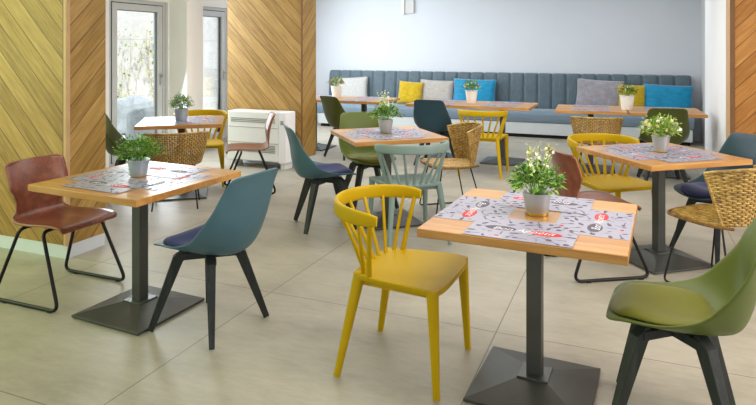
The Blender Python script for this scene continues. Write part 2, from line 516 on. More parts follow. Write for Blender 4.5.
# timber clad columns
def wood_column(name, u0, u1, v0, v1, fm, sm, dark=False, board=True):
    b = MB(); zb = .095
    b.box2((u0, v0, zb), (u1, v1, ZC))
    o = b.build(name, [fm, sm], None, smooth=False)
    for p in o.data.polygons:
        p.material_index = 1 if abs(p.normal.x) > .5 else 0
    o.location = RW(0, 0); o.rotation_euler = (0, 0, RA); struct(o)
    k = MB().box2((u0+.004, v0+.004, 0), (u1-.004, v1-.004, zb))
    struct(k.build('baseboard', M['skirt'], o, smooth=False))
    return o
c1 = wood_column('wall_left_front', -5.2, -3.674, 3.154, 3.5, M['panel_f'], M['panel_s'])
c1.children[0].name = 'baseboard_left'
tr = MB().box2((-3.695, 3.146, .095), (-3.668, 3.153, ZC)); tr.box2((-3.6735, 3.146, .095), (-3.666, 3.176, ZC))
room_obj(tr, 'trim_1', M['trim'], smooth=False)
room_obj(MB().box2((-3.705, 3.147, .095), (-3.696, 3.1535, ZC)), 'trim_2', M['trim_dark'], smooth=False)
c2 = wood_column('wall_left_middle', -4.93, -3.822, 6.72, 7.11, M['panel_f'], M['panel_s'])
c2.children[0].name = 'baseboard_middle'
room_obj(MB().box2((-3.8215, 6.716, .095), (-3.812, 6.745, ZC)), 'trim_3', M['trim_dark'], smooth=False)
c3 = wood_column('wall_right_front', .867, 2.3, 6.72, 7.06, M['panel_r'], M['trim'])
c3.children[0].name = 'baseboard_right'
room_obj(MB().box2((.858, 6.712, .095), (.9, 6.719, ZC)), 'trim_4', M['trim_dark'], smooth=False)

# outside the glazed doors
room_obj(MB().box2((-14, 1.5, -.12), (-6.3, 14, -.02)), 'ground_outside', M['gravel'], smooth=False)
gw = MB().box2((-9.2, 2, -.02), (-8.9, 14, 3.2)).build('garden_wall', M['stone'], None, smooth=False)
gw.location = RW(0, 0); gw.rotation_euler = (0, 0, RA)
tag(gw, 'pale stone block garden wall seen through the glazed doors', 'wall')

rock_spots = [((-8.1, 8.35), (.34, .32, .37), 'larger pale grey garden rock at the foot of the stone garden wall'),
              ((-7.35, 7.75), (.26, .22, .29), 'smaller pale grey garden rock nearest the glazed door')]
for (u, v), d, lab in rock_spots:
    rr = random.Random(int(u*10))
    b = MB()
    ph = [rr.uniform(0, 6) for _ in range(6)]
    def rk(a, t):
        th = 2*PI*a; q = PI*t
        r = 1+.16*math.sin(3*th+ph[0])*math.sin(q)+.12*math.sin(5*q+ph[1])+.08*math.sin(7*th+ph[2])*math.sin(2*q)
        return (d[0]*r*math.sin(q)*math.cos(th), d[1]*r*math.sin(q)*math.sin(th), d[2]*(1+math.cos(q)*r)-.06)
    b.grid(rk, 26, 16, closeu=True)
    o = b.build('garden_rock', M['rock'], None, angle=25)
    o.location = RW(u, v, -.02)
    tag(o, lab, 'rock', 'rocks in the garden')

# ------------------------------------------------------------------ foliage
def leaf_quad(b, p, d, L, w, mi, rr, droop=.25):
    d = d.normalized()
    s = d.cross(Vector((0, 0, 1)))
    if s.length < .05: s = Vector((1, 0, 0))
    s.normalize()
    s = (s+Vector((rr.uniform(-.4, .4), rr.uniform(-.4, .4), rr.uniform(-.4, .4)))).normalized()
    m = p+d*L*.5; t = p+d*L-Vector((0, 0, droop*L))
    n = len(b.v)
    up = s.cross(d).normalized()*w*.18
    b.v += [tuple(p), tuple(m+s*w*.5+up), tuple(t), tuple(m-s*w*.5+up), tuple(m)]
    b.quad((n, n+1, n+4), mi); b.quad((n+1, n+2, n+4), mi); b.quad((n+4, n+2, n+3), mi); b.quad((n, n+4, n+3), mi)

def star(b, p, r, mi, rr, n=5):
    ax = Vector((rr.uniform(-1, 1), rr.uniform(-1, 1), rr.uniform(.0, 1))).normalized()
    a = ax.orthogonal().normalized(); c = ax.cross(a)
    for k in range(n):
        t = 2*PI*k/n; q = t+2*PI/n*.5; q0 = t-2*PI/n*.5
        n0 = len(b.v)
        b.v += [tuple(p), tuple(p+(a*math.cos(q0)+c*math.sin(q0))*r*.55), tuple(p+(a*math.cos(t)+c*math.sin(t))*r+ax*r*.25), tuple(p+(a*math.cos(q)+c*math.sin(q))*r*.55)]
        b.quad((n0, n0+1, n0+2, n0+3), mi)

def bushy(seed, R, H, z0, nl, L, mats, flat=.8, flower=0, spikes=0, spike_h=.16):
    rr = random.Random(seed)
    b = MB(); stems = MB(); fl = []; sp = []
    for k in range(26):
        a = rr.uniform(0, 2*PI); q = rr.uniform(.15, .95)
        e = Vector((math.cos(a)*R*q, math.sin(a)*R*q, z0+H*(1-.55*q*q)*rr.uniform(.7, .95)))
        stems.tube([(math.cos(a)*.015, math.sin(a)*.015, z0-.02), (e.x*.5, e.y*.5, z0+(e.z-z0)*.6), e], .0013, 4)
    for k in range(nl):
        a = rr.uniform(0, 2*PI); c = rr.uniform(-.25, 1.0)
        q = rr.uniform(.35, 1)**.6
        rad = math.sqrt(max(0, 1-max(0, c)**2))
        jag = 1+.16*math.sin(5*a+seed)+.1*math.sin(9*a+3*c)
        p = Vector((math.cos(a)*R*rad*q*jag, math.sin(a)*R*rad*q*jag, z0+.02+(c*H*flat+ .02)*q*jag))
        d = Vector((math.cos(a)*rad, math.sin(a)*rad, c+.35))*.8+Vector((rr.uniform(-.7, .7), rr.uniform(-.5, .5), rr.uniform(-.4, .4)))
        if p.z < z0-.01 and math.hypot(p.x, p.y) < .07: continue
        leaf_quad(b, p, d, L*rr.uniform(.7, 1.25), L*.62*rr.uniform(.8, 1.2), rr.choices(range(len(mats)), [5, 3, 2][:len(mats)])[0], rr)
    for k in range(flower):
        a = rr.uniform(0, 2*PI); c = rr.uniform(.1, 1)
        rad = math.sqrt(max(0, 1-c*c))
        fk = MB(); fl.append(fk)
        star(fk, Vector((math.cos(a)*R*rad*1.02, math.sin(a)*R*rad*1.02, z0+.03+c*H*flat*1.05)), .016, rr.choice((0, 0, 1)), rr)
    for k in range(spikes):
        a = 2*PI*k/spikes+rr.uniform(-.4, .4); lean = rr.uniform(.15, .75)*R*1.15
        h = spike_h*rr.uniform(.75, 1.1)
        base = Vector((math.cos(a)*R*.2, math.sin(a)*R*.2, z0+.03)); tip = Vector((math.cos(a)*lean, math.sin(a)*lean, z0+h))
        stems.tube([base, (base+tip)/2+Vector((0, 0, .012)), tip], .0016, 4)
        fk = MB(); sp.append(fk)
        for j in range(13):
            t = .42+.58*j/12; p = base.lerp(tip, t)
            aa = rr.uniform(0, 2*PI); d = Vector((math.cos(aa), math.sin(aa), .9))
            if j % 2 == 0: star(fk, p+d*.007, .0125*(1.15-.5*t), 0 if rr.random() < .65 else 1, rr)
            else: leaf_quad(fk, p, d, .018, .009, 1, rr)
    return b, stems, fl, sp

def pot(parent, r0, r1, h, mat, rimr=.004, ring=None):
    b = MB()
    b.lathe([(r0*.97, 0), (r0, .004), (lerp(r0, r1, .5)*1.0, h*.5), (r1, h-.006), (r1+rimr, h-.004), (r1+rimr, h), (r1-.004, h), (r1-.008, h-.02)], 28)
    p = b.build('pot', mat, parent)
    MB().lathe([(r1-.0075, h-.022), (r1-.03, h-.016), (.001, h-.012)], 20, capb=False).build('soil', M['soil'], parent)
    if ring:
        MB().lathe([(r0*1.0, 0.001), (r0*1.05, .002), (r0*1.06, .012), (r0*1.01, .013)], 28, capb=False).build('reflection_ring', ring, p)  # the tabletop's reflection at the pot foot, shaped as a gold band
    return p
def plant(x, y, z, label, seed, r0, r1, h, potm, R, H, nl, L, leafm, flower=0, fm=None, spikes=0, spike_h=.16, flat=.8, ring=None):
    t = empty('potted_plant', (x, y, z), random.Random(seed).uniform(0, 6))
    tag(t, label, 'plant', 'potted plants on the tables')
    pot(t, r0, r1, h, potm, ring=ring)
    b, st, fl, sp = bushy(seed, R, H, h, nl, L, leafm, flat, flower, spikes, spike_h)
    fo = b.build('foliage', leafm, t, smooth=False)
    st.build('stem', M['leaf_mid'], fo)
    for k in sp: k.build('flower_spike', fm or [M['petal'], M['petal_cream']], t, smooth=False)
    for k in fl: k.build('flower', fm or [M['petal'], M['petal_cream']], t, smooth=False)
    return t

# a sparse creeper on the garden wall
cr = empty('creeper', RW(-8.88, 9.2, -.02), RA)
tag(cr, 'sparse dry creeper climbing the pale garden wall behind the glazed door', 'plant')
rr = random.Random(4); lb = MB(); stb = MB()
for k in range(9):
    y = rr.uniform(-.95, .65); pts = [Vector((.03, y, 0))]
    for j in range(7):
        y += rr.uniform(-.12, .14); pts.append(Vector((.03+rr.uniform(0, .05), y, pts[-1].z+rr.uniform(.16, .34))))
    stb.tube(spline(pts, 24), .0032, 5)
    for j in range(26):
        t = pts[rr.randrange(1, 8)]+Vector((rr.uniform(0, .05), rr.uniform(-.14, .14), rr.uniform(-.14, .14)))
        leaf_quad(lb, t, Vector((.4, rr.uniform(-1, 1), rr.uniform(-.6, 1))), rr.uniform(.05, .10), rr.uniform(.03, .06), rr.choice((0, 0, 1)), rr)
stb.build('stem', M['trim'], cr)
lb.build('foliage', [M['leaf_yellow'], M['leaf_mid']], cr, smooth=False)

# ------------------------------------------------------------------ cafe table
TS = .80
def make_table():
    t = empty('cafe_table')
    MB().box2((-TS/2, -TS/2, .715), (TS/2, TS/2, .75)).build('tabletop', M['oak'], t, smooth=False, bevel=.003)
    MB().box2((-.0325, -.0325, .06), (.0325, .0325, .7)).build('pole', M['iron'], t, smooth=False, bevel=.006, seg=3)
    b = MB()
    for s in (1, -1):
        b.box((0, 0, .706), (.46, .05, .014), 0, Matrix.Rotation(s*PI/4, 3, 'Z'))
    b.build('top_bracket', M['iron'], t, smooth=False)
    p = MB(); h = .25
    n = 0
    for z, q in ((.004, h), (.016, h), (.058, .062)):
        p.v += [(-q, -q, z), (q, -q, z), (q, q, z), (-q, q, z)]
    for k in range(2):
        for j in range(4):
            a = k*4+j; c = k*4+(j+1) % 4
            p.quad((a, c, c+4, a+4))
    p.quad((3, 2, 1, 0)); p.quad((8, 9, 10, 11))
    bp = p.build('base_plate', M['iron'], t, smooth=False, bevel=.002)
    MB().box2((-.066, -.066, .056), (.066, .066, .064)).build('collar', M['iron'], t, smooth=False, bevel=.002)
    for sx in (-1, 1):
        for sy in (-1, 1):
            MB().lathe([(.016, 0), (.016, .006)], 10, c=(sx*.225, sy*.225, 0), capt=True).build('floor_glide', M['black'], bp)
    return t

# the printed paper placemat, one design for all
MATW, MATD = .42, .295
def make_placemat():
    b = MB()
    b.box2((-MATW/2, -MATD/2, 0), (MATW/2, MATD/2, .0004), 0)
    rr = random.Random(11)
    zz = [.0006]
    def disc(cx, cy, rx, ry, mi, n=22, rot=0.0):
        c, s = math.cos(rot), math.sin(rot)
        b.poly([(cx+rx*math.cos(2*PI*k/n)*c-ry*math.sin(2*PI*k/n)*s, cy+rx*math.cos(2*PI*k/n)*s+ry*math.sin(2*PI*k/n)*c, zz[0]) for k in range(n)], mi)
        zz[0] += .000002
    def shape(cx, cy, pts, rot, mi, k=1.0):
        c, s = math.cos(rot), math.sin(rot)
        b.poly([(cx+(x*c-y*s)*k, cy+(x*s+y*c)*k, zz[0]) for x, y in pts], mi); zz[0] += .000002
    disc(-.088, -.010, .064, .030, 1); disc(.092, -.020, .066, .029, 2)
    spots = []
    tries = 0
    while len(spots) < 46 and tries < 4000:
        tries += 1
        x = rr.uniform(-MATW/2+.018, MATW/2-.018); y = rr.uniform(-MATD/2+.016, MATD/2-.016)
        if abs(y+.014) < .042 and -.15 < x < .165: continue
        if any((x-a)**2+(y-c)**2 < .033**2 for a, c in spots): continue
        spots.append((x, y))
    for k, (x, y) in enumerate(spots):
        kind = rr.randrange(7); a = rr.uniform(0, 2*PI); mi = rr.choice((1, 1, 1, 3, 1, 3)); K = rr.uniform(1.05, 1.5)
        if kind == 0:      # knife
            shape(x, y, [(-.018, -.0016), (0, -.002), (.017, -.004), (.02, 0), (.017, .002), (0, .002), (-.018, .0016)], a, mi, K)
        elif kind == 1:    # fork
            shape(x, y, [(-.02, -.0015), (.004, -.0015), (.008, -.0045), (.02, -.0045), (.02, -.003), (.011, -.0025), (.011, -.001), (.02, -.0008), (.02, .0008), (.011, .001), (.011, .0025), (.02, .003), (.02, .0045), (.008, .0045), (.004, .0015), (-.02, .0015)], a, mi, K)
        elif kind == 2:    # spoon
            shape(x, y, [(-.02, -.0013), (.004, -.0013), (.008, -.004), (.014, -.0052), (.02, -.003), (.021, 0), (.02, .003), (.014, .0052), (.008, .004), (.004, .0013), (-.02, .0013)], a, mi, K)
        elif kind == 3:    # tomato / pepper in red
            m2 = 2 if rr.random() < .45 else mi
            disc(x, y, .0085*K, .007*K, m2, 12, a); shape(x, y, [(-.001, .006), (.004, .011), (.001, .005)], a, 1, K)
        elif kind == 4:    # pan
            disc(x, y, .009*K, .0085*K, mi, 14, a); shape(x, y, [(.008, -.0015), (.024, -.002), (.024, .002), (.008, .0015)], a, mi, K)
        elif kind == 5:    # bottle
            shape(x, y, [(-.016, -.005), (.004, -.005), (.009, -.0018), (.018, -.0018), (.018, .0018), (.009, .0018), (.004, .005), (-.016, .005)], a, mi, K)
        else:              # leaf sprig
            shape(x, y, [(-.015, 0), (-.005, -.005), (.004, -.006), (.016, 0), (.004, .006), (-.005, .005)], a, mi, K)
    o = b.build('paper_placemat', [M['paper'], M['p_dark'], M['p_red'], M['p_mid'], M['p_white']], None, smooth=False)
    # lettering
    cu = bpy.data.curves.new('lettering', 'FONT'); cu.body = 'Bon Appetit'.replace('Appetit', 'App\u00e9tit')
    cu.size = .050; cu.shear = .35; cu.align_x = 'CENTER'; cu.align_y = 'CENTER'; cu.resolution_u = 3
    cu.offset = -.0004
    tmp = bpy.data.objects.new('tmp', cu); COL.objects.link(tmp)
    bpy.context.view_layer.update()
    dg = bpy.context.evaluated_depsgraph_get()
    me = bpy.data.meshes.new_from_object(tmp.evaluated_get(dg))
    bpy.data.objects.remove(tmp)
    me.materials.clear(); me.materials.append(M['p_white'])
    lo = bpy.data.objects.new('lettering', me); COL.objects.link(lo)
    lo.parent = o; lo.location = (.003, -.016, .0011)
    return o

def dress(x, y, rz, where, z=.7502, sides=(0, 1, 2, 3), inset=.004):
    names = ['near left', 'near right', 'far right', 'far left']
    for k in sides:
        a = rz+k*PI/2
        off = -(TS/2-MATD/2-inset)
        px = x+(-math.sin(a))*off; py = y+math.cos(a)*off
        # name the side by the direction it lies in, seen from the camera
        dx, dy = px-x, py-y
        vx, vy = x/math.hypot(x, y), y/math.hypot(x, y)
        f = dx*vx+dy*vy; r = dx*vy-dy*vx
        s = ('near' if f < -.05 else 'far' if f > .05 else 'middle')+' '+('right' if r > .04 else 'left' if r < -.04 else 'centre')
        place('placemat', make_placemat, (px, py, z+(.0004 if k % 2 else .0022)), a,
              'grey printed paper placemat on the %s edge of %s' % (s, where), 'placemat', 'paper placemats')

TABLES = [
    # x, y, angle, label, short, mats
    (.689, 2.70, -.437, 'square oak topped cafe table in the foreground beside the yellow chair', 'the foreground table', True),
    (-1.353, 3.498, -.45, 'square oak topped cafe table on the left beside the brown plywood chair', 'the front left table', True),
    (1.974, 4.325, .283, 'square oak topped cafe table on the right with the pale green flowering plant', 'the right hand table', True),
    (.076, 5.296, .327, 'square oak topped cafe table in the middle behind the mint chair', 'the middle table', True),
    (-1.99, 6.24, .24, 'square oak topped cafe table in front of the glazed door at back left', 'the back left table', True),
]
for x, y, a, lab, short, mt in TABLES:
    place('table', make_table, (x, y, 0), a, lab, 'table', 'square cafe tables')
    dress(x, y, a, short, inset=.004 if 'foreground' in short else .052)
BA = RA
bt = [(-.95, 9.17, 'cafe table at the left end of the bench, under the pink flowering pot', 'the leftmost bench table'),
      (-.20, 8.86, 'cafe table by the bench, second from the left, just left of the mustard cushion', 'the second bench table'),
      (.885, 8.33, 'cafe table by the bench under the white pot before the turquoise cushion', 'the third bench table'),
      (1.625, 8.02, 'cafe table by the bench just right of the yellow spindle chair', 'the fourth bench table'),
      (2.60, 7.52, 'cafe table by the bench above the wicker chair, before the lilac grey cushion', 'the fifth bench table'),
      (3.372, 7.25, 'cafe table at the right end of the bench above the dark olive chair', 'the rightmost bench table')]
for k, (x, y, lab, short) in enumerate(bt):
    a = BA if k < 4 else math.radians(-19)
    place('table', make_table, (x, y, 0), a, lab, 'table', 'square cafe tables')
    dress(x, y, a, short, sides=(0, 2))

# ------------------------------------------------------------------ shell chair
def shell_profile(t):
    pts = [((.24, .424), (.23, .19, .446)), ((.165, .440), (.165, .220, .466)), ((.02, .418), (.03, .238, .478)), ((-.12, .412), (-.09, .245, .520)),
           ((-.222, .436), (-.165, .244, .595)), ((-.268, .535), (-.228, .228, .680)), ((-.284, .665), (-.268, .206, .762)),
           ((-.312, .79), (-.308, .190, .826)), ((-.336, .850), (-.330, .155, .846))]
    C = spline([(c[0], 0, c[1]) for c, e in pts], 200); E = spline([e for c, e in pts], 200)
    k = t*200; i = min(int(k), 199); f = k-i
    return C[i].lerp(C[i+1], f), E[i].lerp(E[i+1], f)
def make_shell(shell, pad, padded=True):
    def mk():
        t = empty('shell_chair')
        b = MB()
        def fn(u, v):
            c, e = shell_profile(v); s = 2*u-1
            p = abs(s)**2.3
            # round the plan at the front lip and at the top of the back
            k = 1.0
            if v < .1: k = .80+.20*math.sqrt(1-(1-v/.1)**2)
            y = e.y*s*k
            x = c.x+(e.x-c.x)*p; z = c.z+(e.z-c.z)*p
            return (x, y, z)
        b.grid(fn, 22, 44)
        b.build('seat_shell', shell, t, solid=.011, sub=1, angle=80)
        if padded:
            p = MB()
            def pf(u, v):
                s = 2*u-1; r = 2*v-1
                # superellipse pad lying in the shell
                a = s*math.sqrt(1-.42*r*r); d = r*math.sqrt(1-.42*s*s)
                x = .035+.192*d; y = .204*a
                vv = .03+(.46-.03)*(1-(x+.16)/.385)
                c, e = shell_profile(max(0, min(1, vv)))
                q = abs(y/max(.1, e.y))**2.3
                z = c.z+(e.z-c.z)*q
                edge = max(abs(s), abs(r))
                return (x, y, z+.012+.026*(1-edge**6)+.006*(1-edge**2))
            p.grid(pf, 20, 20)
            p.build('seat_pad', pad, t, solid=.006, angle=80)
        h = MB()
        for s in (1, -1):
            h.box((0, 0, .384), (.32, .056, .036), 0, Matrix.Rotation(s*PI/4, 3, 'Z'))
        h.box((0, 0, .404), (.16, .16, .012))
        h.build('leg_frame', M['legwood'], t, smooth=False, bevel=.003)
        for sx in (1, -1):
            for sy in (1, -1):
                l = MB()
                l.sweep([(sx*.085, sy*.085, .402), (sx*.115, sy*.115, .372), (sx*.213, sy*.213, .006)],
                        [(-.023, -.02), (.023, -.02), (.023, .02), (-.023, .02)], 0, [1.1, 1.2, .68], up=(sx, sy, .3))
                lo = l.build('leg', M['legwood'], t, smooth=False, bevel=.003)
                MB().lathe([(.010, 0), (.011, .008)], 10, c=(sx*.213, sy*.213, 0), capt=True).build('glide', M['glide'], lo)
        return t
    return mk
SH = [
    ('teal', (-.903, 3.304), 152, 'teal shell chair with navy seat pad at the front left table'),
    ('teal', (-.440, 5.150), 18.5, 'teal shell chair with navy seat pad left of the middle table'),
    ('green', (1.16, 2.42), 153, 'olive green shell chair with olive pad at the right edge, beside the foreground table'),
    ('greenb', (-.09, 5.80), -71, 'olive green shell chair facing forward behind the middle table'),
    ('petrol', (.74, 7.86), 68, 'dark petrol shell chair seen from behind at the bench table, right of the middle table'),
    ('dgreen', (-.43, 8.38), 42, 'olive green shell chair seen from behind beside the timber column edge'),
    ('dgreen2', (3.14, 6.80), 76, 'dark olive shell chair seen from behind, behind the right hand table'),
    ('petrolpad', (2.44, 4.42), 196, 'dark teal shell chair with navy seat pad right of the right hand table'),
    ('greenl', (-2.46, 6.20), 14, 'dark green shell chair by the glazed door left of the back left table'),
]
SM = {'teal': (M['teal'], M['navy_pad']), 'green': (M['greenp'], M['olive_pad']), 'greenb': (M['greenp'], M['olive_pad']),
      'petrol': (M['petrol'], M['petrol_pad']), 'dgreen': (M['darkgreen'], M['olive_pad']), 'dgreen2': (M['darkgreen'], M['olive_pad']),
      'petrolpad': (M['petrol'], M['navy_pad']), 'greenl': (M['darkgreen'], M['olive_pad'])}
for key, (x, y), deg, lab in SH:
    place('shell_'+key, make_shell(*SM[key]), (x, y, 0), math.radians(deg), lab, 'chair', 'shell chairs with four dark legs')

# ------------------------------------------------------------------ spindle back chair
def make_spindle(mat):
    def mk():
        t = empty('spindle_chair')
        # seat: wider in front, softly dished
        b = MB(); n = 16
        def outline(s, r):
            x = lerp(-.200, .250, (r+1)/2)
            hw = lerp(.212, .262, (r+1)/2)
            kx = 1-.10*abs(s)**4*(1 if r > 0 else .6)*abs(r)
            return x*kx+ .0, hw*s*(1-.06*abs(r)**6)
        def top(u, v):
            s, r = 2*u-1, 2*v-1
            x, y = outline(s, r)
            return (x, y, .460-.016*(1-s*s)*(1-r*r)-(.012*max(0, r)**6))
        def bot(u, v):
            s, r = 2*u-1, 2*v-1
            x, y = outline(s, r)
            return (x*.97, y*.97, .434-(.012*max(0, r)**6))
        b.grid(top, n, n); m = len(b.v); b.grid(bot, n, n)
        w = n+1
        ring = [i for i in range(n)]+[n+j*w for j in range(n)]+[n*w+n-i for i in range(n)]+[(n-j)*w for j in range(n)]
        for k in range(len(ring)):
            a, c = ring[k], ring[(k+1) % len(ring)]
            b.quad((a, c, c+m, a+m))
        b.build('seat', mat, t, bevel=.006, angle=50)
        # apron rails under the seat
        a = MB()
        for p, q in (((.17, .19), (.17, -.19)), ((-.15, .17), (-.15, -.17)), ((.17, .2), (-.15, .175)), ((.17, -.2), (-.15, -.175))):
            a.sweep([(p[0], p[1], .425), (q[0], q[1], .425)], [(-.018, -.009), (.018, -.009), (.018, .009), (-.018, .009)], up=(0, 0, 1))
        a.build('apron', mat, t, smooth=False, bevel=.003)
        # curved top rail
        def rail(th):
            # th -1..1 round the horseshoe
            a = th*math.radians(98)
            r = .275
            x = -.07-math.cos(a)*r*.98; y = math.sin(a)*r*1.02
            return Vector((x, y, .742-.012*abs(th)**3))
        path = [rail(lerp(-1, 1, k/44)) for k in range(45)]
        sc = [(1-.35*abs(2*k/44-1)**10, 1-.2*abs(2*k/44-1)**14) for k in range(45)]
        sec = []
        for k in range(16):
            q = 2*PI*k/16; c, s = math.cos(q), math.sin(q)
            sec.append((.034*abs(c)**.6*(1 if c > 0 else -1), .0125*abs(s)**.6*(1 if s > 0 else -1)))
        MB().sweep(path, sec, 0, sc, up=(0, 0, 1)).build('top_rail', mat, t, angle=60)
        # spindles from the rail down to the back of the seat
        th = [-.80, -.56, -.33, -.11, .11, .33, .56, .80]
        for k, q in enumerate(th):
            p = rail(q); f = q/.80
            foot = Vector((-.182+.04*f*f, .178*f, .446))
            mb = MB()
            mb.sweep([foot, foot.lerp(p, .5), p-Vector((0, 0, .012))], [(.0085*math.cos(2*PI*j/8), .011*math.sin(2*PI*j/8)) for j in range(8)], 0, [1.15, .95, .9])
            mb.build('spindle', mat, t)
        for s in (-1, 1):
            p = rail(s*.93); foot = Vector((-.105, s*.205, .446))
            MB().tube([foot, foot.lerp(p, .5), p-Vector((0, 0, .012))], .0115, 10, 0, [1.25, 1, .95]).build('arm_post', mat, t)
        for sx in (1, -1):
            for sy in (1, -1):
                tp = Vector((.205, sy*.228, .452)) if sx > 0 else Vector((-.16, sy*.185, .452))
                ft = Vector((.228, sy*.242, 0)) if sx > 0 else Vector((-.245, sy*.245, 0))
                sec = []
                for k in range(14):
                    q = 2*PI*k/14; c, s = math.cos(q), math.sin(q)
                    sec.append((.023*abs(c)**.65*(1 if c > 0 else -1), .021*abs(s)**.65*(1 if s > 0 else -1)))
                MB().sweep([tp, tp.lerp(ft, .12), tp.lerp(ft, .5), ft], sec, 0, [1.12, 1.05, .86, .62], up=(1, 0, 0)).build('leg', mat, t, angle=60)
        return t
    return mk
SP = [
    ('yellow', (.137, 2.91), -24, 'mustard yellow spindle back chair in the foreground at the foreground table'),
    ('mint', (.235, 4.80), 108.5, 'mint green spindle back chair at the near side of the middle table'),
    ('yellow', (1.815, 4.786), -74, 'yellow spindle back chair pushed in behind the right hand table'),
    ('yellow', (1.25, 7.26), 69, 'yellow spindle back chair seen from behind at the bench tables'),
    ('yellow', (-1.95, 6.76), -76, 'yellow spindle back chair behind the back left table by the glazed door'),
]
for key, (x, y), deg, lab in SP:
    place('spindle_'+key, make_spindle(M[key]), (x, y, 0), math.radians(deg), lab, 'chair', 'spindle back chairs')

# ------------------------------------------------------------------ bent plywood chair
def make_ply():
    t = empty('plywood_chair')
    prof = spline([(.225, 0, .425), (.205, 0, .447), (.10, 0, .452), (-.06, 0, .442), (-.15, 0, .446), (-.195, 0, .475), (-.208, 0, .53),
                   (-.215, 0, .60), (-.232, 0, .68), (-.262, 0, .765), (-.275, 0, .795)], 60)
    wid = [(0, .19), (.05, .205), (.25, .212), (.42, .20), (.5, .185), (.56, .16), (.63, .16), (.70, .18), (.76, .205), (.92, .205), (.97, .19), (1, .16)]
    def wf(v):
        for (a, x), (b, y) in zip(wid, wid[1:]):
            if a <= v <= b:
                f = (v-a)/(b-a); f = f*f*(3-2*f); return lerp(x, y, f)
        return .16
    def fn(u, v):
        k = v*60; i = min(int(k), 59); p = prof[i].lerp(prof[i+1], k-i)
        s = 2*u-1; w = wf(v)
        back = max(0, min(1, (v-.5)/.25))
        sx = .035*s*s*back; sz = .010*s*s*(1-back)*math.sin(min(1, v/.5)*PI)
        return (p.x+sx, s*w, p.z+sz)
    MB().grid(fn, 16, 60).build('seat_shell', [M['ply'], M['ply_edge']], t, solid=.012, angle=60)
    t.children[0].modifiers['solid'].material_offset_rim = 1
    for s in (-1, 1):
        y0, y1 = s*.205, s*.25
        path = fillet([(-.10, y0*.6, .425), (-.105, y0, .425), (-.27, y1, .012), (.255, y1, .012), (.08, y0, .425), (.075, y0*.6, .425)], .06, 6)
        MB().tube(path, .0105, 10).build('sled_leg', M['black'], t)
    b = MB()
    b.tube([(.075, -.155, .425), (.075, .155, .425)], .0095, 8); b.tube([(-.10, -.155, .425), (-.10, .155, .425)], .0095, 8)
    b.build('crossbar', M['black'], t)
    for s in (-1, 1):
        for x in (-.17, .19): MB().box((x, s*.25, .004), (.03, .018, .008)).build('floor_glide', M['black'], t, smooth=False)
    return t
PL = [((-1.925, 3.755), -22, 'brown bent plywood chair on the left in front of the diagonal oak boards'),
      ((1.46, 4.165), 9, 'brown bent plywood chair behind the foreground table plant'),
      ((-1.35, 6.41), 194, 'brown bent plywood chair in front of the white convector unit')]
for (x, y), deg, lab in PL:
    place('ply', make_ply, (x, y, 0), math.radians(deg), lab, 'chair', 'bent plywood sled base chairs')

# ------------------------------------------------------------------ wicker chair
def make_wicker():
    t = empty('wicker_chair')
    def surf(s, h):
        hw = lerp(.185, .255, h**.8)
        x = -.215-.075*h+(.09+.14*h)*abs(s)**2.2
        y = hw*s*(1-.04*s*s)
        z = lerp(.440, .785, h)-.045*abs(s)**3*h**3
        return Vector((x, y, z))
    def nrm(s, h):
        e = .01
        a = surf(s+e, h)-surf(s-e, h); b = surf(s, h+e)-surf(s, h-e)
        return a.cross(b).normalized()
    rows, stakes = 26, 21
    b = MB()
    for r in range(rows):
        h = (r+.5)/rows
        path = []
        for k in range(stakes*2+1):
            s = -1+2*k/(stakes*2)
            d = .0042*math.cos(PI*k/2.0*1.0+PI*(r % 2))
            path.append(surf(s, h)+nrm(s, h)*d)
        b.sweep(path, [(.0068, 0), (.003, .0035), (-.003, .0035), (-.0068, 0), (-.003, -.0035), (.003, -.0035)], 0, up=(0, 0, 1))
    bk = b.build('woven_back', M['rattan'], t, angle=70)
    b = MB()
    for k in range(stakes+1):
        s = -1+2*k/stakes
        b.tube([surf(s, h/10) for h in range(11)], .0042, 5)
    b.build('back_stake', M['rattan_dark'], bk)
    rim = [surf(-1, h/8) for h in range(9)]+[surf(-1+2*k/24, 1) for k in range(1, 24)]+[surf(1, 1-h/8) for h in range(9)]
    MB().tube(rim, .010, 8).build('braided_rim', M['rattan'], t)
    # seat of parallel canes on a ring
    def hwx(x): return lerp(.175, .225, max(0, min(1, (x+.205)/.2)))
    b = MB(); n = 22
    for k in range(n):
        f = -1+2*(k+.5)/n
        x1 = .235-.05*abs(f)**3
        b.tube([(-.2+.05*f*f, f*.172, .440), (-.06, f*.212, .434), (.1, f*.218, .440), (x1, f*.205, .446), (x1+.012, f*.2, .436)], .0075, 6)
    for x in (-.1, .03, .15):
        b.tube([(x, -hwx(x), .430), (x, hwx(x), .430)], .005, 6)
    b.build('cane_seat', M['rattan'], t)
    ring = [(-.2, .175, .432), (-.06, .222, .428), (.12, .226, .432), (.215, .205, .436), (.248, .1, .438), (.252, 0, .438)]
    ring = ring+[(x, -y, z) for x, y, z in ring[-2::-1]]
    MB().tube(spline(ring, 40), .0095, 8).build('seat_rim', M['rattan_dark'], t)
    for s in (-1, 1):
        path = fillet([(-.10, s*.12, .424), (-.12, s*.17, .424), (-.225, s*.235, .008), (.225, s*.235, .008), (.15, s*.18, .424), (.13, s*.12, .424)], .03, 5)
        MB().tube(path, .0062, 8).build('sled_leg', M['black'], t)
    b = MB()
    b.tube([(.13, -.125, .424), (.13, .125, .424)], .0062, 8); b.tube([(-.10, -.125, .424), (-.10, .125, .424)], .0062, 8)
    b.build('crossbar', M['black'], t)
    return t
WK = [((2.13, 3.82), 117, 'woven rattan chair with black rod legs at the near side of the right hand table'),
      ((.665, 5.62), 194, 'woven rattan chair between the middle table and the yellow chair'),
      ]
for (x, y), deg, lab in WK:
    place('wicker', make_wicker, (x, y, 0), math.radians(deg), lab, 'chair', 'woven rattan chairs')

